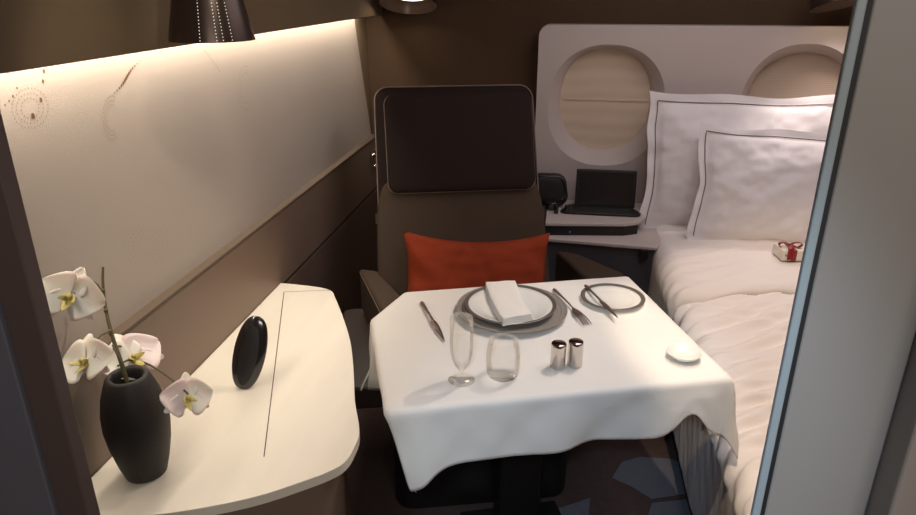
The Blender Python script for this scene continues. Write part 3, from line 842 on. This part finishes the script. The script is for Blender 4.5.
# ---------------------------------------------------------------- side shelf between chair and bed
shf = thing('side_shelf', (.15, 2.8, 0), 'white window side shelf with a black front band and slate cabinet below', 'cabinet')
A = onz(540, 222.5, .66); B = onz(640, 224, .66); A2 = onz(648, 219, .66)
xl0 = -.045
top = [(xl0, 2.965), (xl0, A.y), (B.x-.06, B.y+.0), (B.x, B.y+.03), (B.x+.03, B.y+.09), (B.x+.035, 2.965)]
MB().prism(top, .645, .66).build('shelf_top', M['white'], parent=shf, smooth=False, bevel=.004)
MB().prism([(xl0, 2.965), (xl0, A.y+.004), (B.x-.06, B.y+.004), (B.x-.003, B.y+.034), (B.x+.03, 2.965)], .605, .645).build('black_band', M['blackp'], parent=shf, smooth=False)
q0, q1 = onz(548, 239.5, .60), onz(656, 248.5, .60)
low = [(xl0, 2.965), (xl0, q0.y), (q1.x, q1.y), (q1.x+.03, q1.y+.05), (q1.x+.03, 2.965)]
MB().prism(low, .59, .605).build('lower_ledge', M['white'], parent=shf, smooth=False, bevel=.004)
body = [(xl0, 2.965), (xl0, q0.y+.015), (q1.x-.005, q1.y+.015), (q1.x+.02, q1.y+.06), (q1.x+.02, 2.965)]
MB().prism(body, 0, .59).build('cabinet_front', M['panelslate'], parent=shf, smooth=False, bevel=.004)
kp = ony(644, 253, q1.y+.012)
MB().box((kp.x-.018, q1.y-.002, kp.z-.02), (kp.x+.016, q1.y+.016, kp.z+.02)).build('latch', M['blackp'], parent=shf, smooth=False, bevel=.004)
bl = ony(570, 229.5, A.y)
MB().box((bl.x-.003, A.y+.002, .620), (bl.x+.003, A.y+.006, .628)).build('indicator_light', M['bluedot'], parent=shf, smooth=False)

# black monitor
ty = 2.88
a, b = ony(577, 168, ty), ony(634, 206, ty)
mo = thing('monitor', ((a.x+b.x)/2, ty-.05, .66), 'small black screen propped up on the white side shelf', 'monitor')
mm = Matrix.Translation(((a.x+b.x)/2, ty-.03, .668)) @ Matrix.Rotation(R(-10), 4, 'X')
hw = (b.x-a.x)/2
MB().box((-hw, 0, 0), (hw, .014, a.z-.668), mm).build('casing', M['blackp'], parent=mo, smooth=False, bevel=.005)
MB().box((-hw+.012, -.0012, .014), (hw-.012, .0, a.z-.668-.012), mm).build('screen', M['gloss'], parent=mo, smooth=False)
bx = MB(); bx.prism(rrect(hw*2+.08, hw*2+.03, .12, .03, y0=-.07), .0005, .011, m=Matrix.Translation(((a.x+b.x)/2-.02, ty-.06, .66))); bx.build('stand', M['blackp'], parent=mo, bevel=.003)
bk = MB(); bk.box((-.03, .012, .0), (.03, .05, .05), mm); bk.build('support', M['blackp'], parent=mo, smooth=False)

# rounded case on the shelf
ha, hb_ = ony(527, 205, 2.86), ony(567.5, 205, 2.86); htop = ony(550, 174, 2.86).z
wd_ = hb_.x-ha.x
hd = thing('headset_case', ((ha.x+hb_.x)/2, 2.86, .66), 'black rounded headset case standing on the white shelf beside the armchair', 'case')
hm_ = Matrix.Translation(((ha.x+hb_.x)/2, 2.86, .664)) @ Matrix.Rotation(PI/2-R(8), 4, 'X')
MB().pad(rrect(wd_, wd_*.9, htop-.664, .045), .075, hm_, n=7).build('case_body', M['blackp'], parent=hd)
MB().tube([hm_ @ Vector((p[0]*.86, .02+p[1]*.78, .036)) for p in rrect(wd_, wd_*.9, htop-.664, .045)], .003, 6, closed=True).build('zip_rim', M['gloss'], parent=hd)
MB().pad(rrect(.05, .05, .035, .012, y0=.0), .03, Matrix.Translation(((ha.x+hb_.x)/2+.02, 2.80, .662)) @ Matrix.Rotation(PI/2, 4, 'X'), n=5).build('buckle', M['gloss'], parent=hd)

# small black bottle-like stand pieces in front
for px in (556, 566.5):
    b0 = onz(px, 213.5, .66)
    s0 = MB().lathe([(0, 0), (.0085, 0), (.0095, .002), (.0095, .030), (.007, .036), (0, .037)], (b0.x, b0.y, .6605), 20).build('cable_plug', M['gloss'], angle=50)
    tag(s0, 'short black plug standing on the shelf edge, left one nearer the armchair' if px < 560 else 'short black plug standing on the shelf edge, right one nearer the screen', 'plug', 'plugs on the shelf')

# ---------------------------------------------------------------- lamps
def cone_lamp(loc, label, prof, m3, dotcols, mount=None, e=0, col=(1, .8, .6)):
    t = thing('wall_lamp', loc, label, 'lamp')
    L_ = Vector(loc)
    inner = [(max(r-.003, 0), z) for r, z in reversed(prof)]
    mb = MB().lathe(prof+inner, L_, 64, m=m3, close=True)
    s_ = mb.build('lamp_shade', M['bronze'], parent=t, angle=60)
    (r1, z1_), (r2, z2_) = prof[0], prof[1]
    if dotcols:
        db = MB()
        for a, n_, rr in dotcols:
            for k in range(n_):
                z = z1_+.004+(z2_-z1_-.006)*k/(n_-1); r = r1+(r2-r1)*(z-z1_)/(z2_-z1_)+.0006
                c_ = m3 @ Vector((r*math.cos(a), r*math.sin(a), z))+L_
                tx_ = Vector((-math.sin(a), math.cos(a), 0)); 
                db.add([c_+(m3.to_3x3() @ (tx_*rr*math.cos(q*PI/3)+Vector((0, 0, 1))*rr*math.sin(q*PI/3))) for q in range(6)], [tuple(range(6))])
        db.build('perforations', M['dots'], parent=s_, smooth=False)
    rt_ = prof[-1][0]
    MB().lathe([(0, prof[-1][1]), (rt_, prof[-1][1]), (rt_*.9, prof[-1][1]+.01), (.012, prof[-1][1]+.014), (.012, prof[-1][1]+.04), (0, prof[-1][1]+.04)], L_, 32, m=m3).build('cap', M['bronze'], parent=t)
    zb = prof[0][1]+(prof[-1][1]-prof[0][1])*.35
    rb_ = prof[0][0]*.72
    MB().lathe([(0, zb), (rb_, zb), (rb_, zb+.003), (0, zb+.003)], L_, 32, m=m3).build('diffuser', M['glow'], parent=t)
    if mount:
        top_ = m3 @ Vector((0, 0, prof[-1][1]+.035))+L_
        MB().tube([top_, (top_+Vector(mount))/2+Vector((0, 0, .01)), Vector(mount)], .006, 8).build('arm', M['bronze'], parent=t)
    if e:
        d = bpy.data.lights.new('bulb', 'SPOT'); d.energy = e; d.color = col; d.spot_size = R(110); d.spot_blend = .6; d.shadow_soft_size = .04
        lo_ = bpy.data.objects.new('bulb', d); COL.objects.link(lo_)
        lo_.location = L_+m3 @ Vector((0, 0, -.004)); lo_.rotation_euler = m3.to_3x3().to_euler()
    return t
lc = ony(212.5, 40, 1.27)
cols = []
for pxx in (199, 214.5, 220.5, 229):
    s_ = (pxx-210.5)/42.5; cols.append((math.atan2(-lc.y, -lc.x)+math.asin(s_), 26, .0010))
pf = [(.0795, 0), (.0470, .150), (.034, .175)]
cone_lamp(lc, 'dark bronze perforated cone lamp in front of the cream wall panel', pf, Matrix.Identity(4), cols, mount=(-.80, 1.27, lc.z+.23), e=0)
lb_ = ony(408, 4.5, 2.90)
pf2 = [(.120, 0), (.10, .09), (.05, .13)]
cone_lamp((lb_.x, 2.90, lb_.z), 'dark lit lamp on the brown wall above the armchair headrest', pf2, Matrix.Rotation(R(-21), 4, 'X'), [], mount=(lb_.x, YB, lb_.z+.16), e=.7)
lb_ = ony(846, 3, 2.84)
cone_lamp((lb_.x, 2.84, lb_.z), 'dark lit lamp above the bed pillows at the top right', pf2, Matrix.Rotation(R(-14), 4, 'X') @ Matrix.Rotation(R(-12), 4, 'Y'), [], mount=(lb_.x, YB, lb_.z+.16), e=8, col=(1, .84, .80))

# chrome wall fitting left of the headrest
wf = onx(374, 160, XL)
wt = thing('wall_socket', (XL, wf.y, wf.z), 'small chrome fitting on the left wall beside the armchair headrest', 'wall fitting')
MB().box((XL, wf.y-.06, wf.z-.055), (XL+.006, wf.y+.05, wf.z+.05)).build('back_plate', M['lowerdark'], parent=wt, smooth=False, bevel=.002)
for px, py in ((373.5, 155), (375.5, 166)):
    p = onx(px, py, XL+.01)
    MB().lathe([(0, 0), (.011, 0), (.011, .005), (.007, .014), (0, .016)], (XL+.006, p.y, p.z), 20, m=Matrix.Rotation(PI/2, 4, 'Y')).build('knob', M['chrome'], parent=wt)
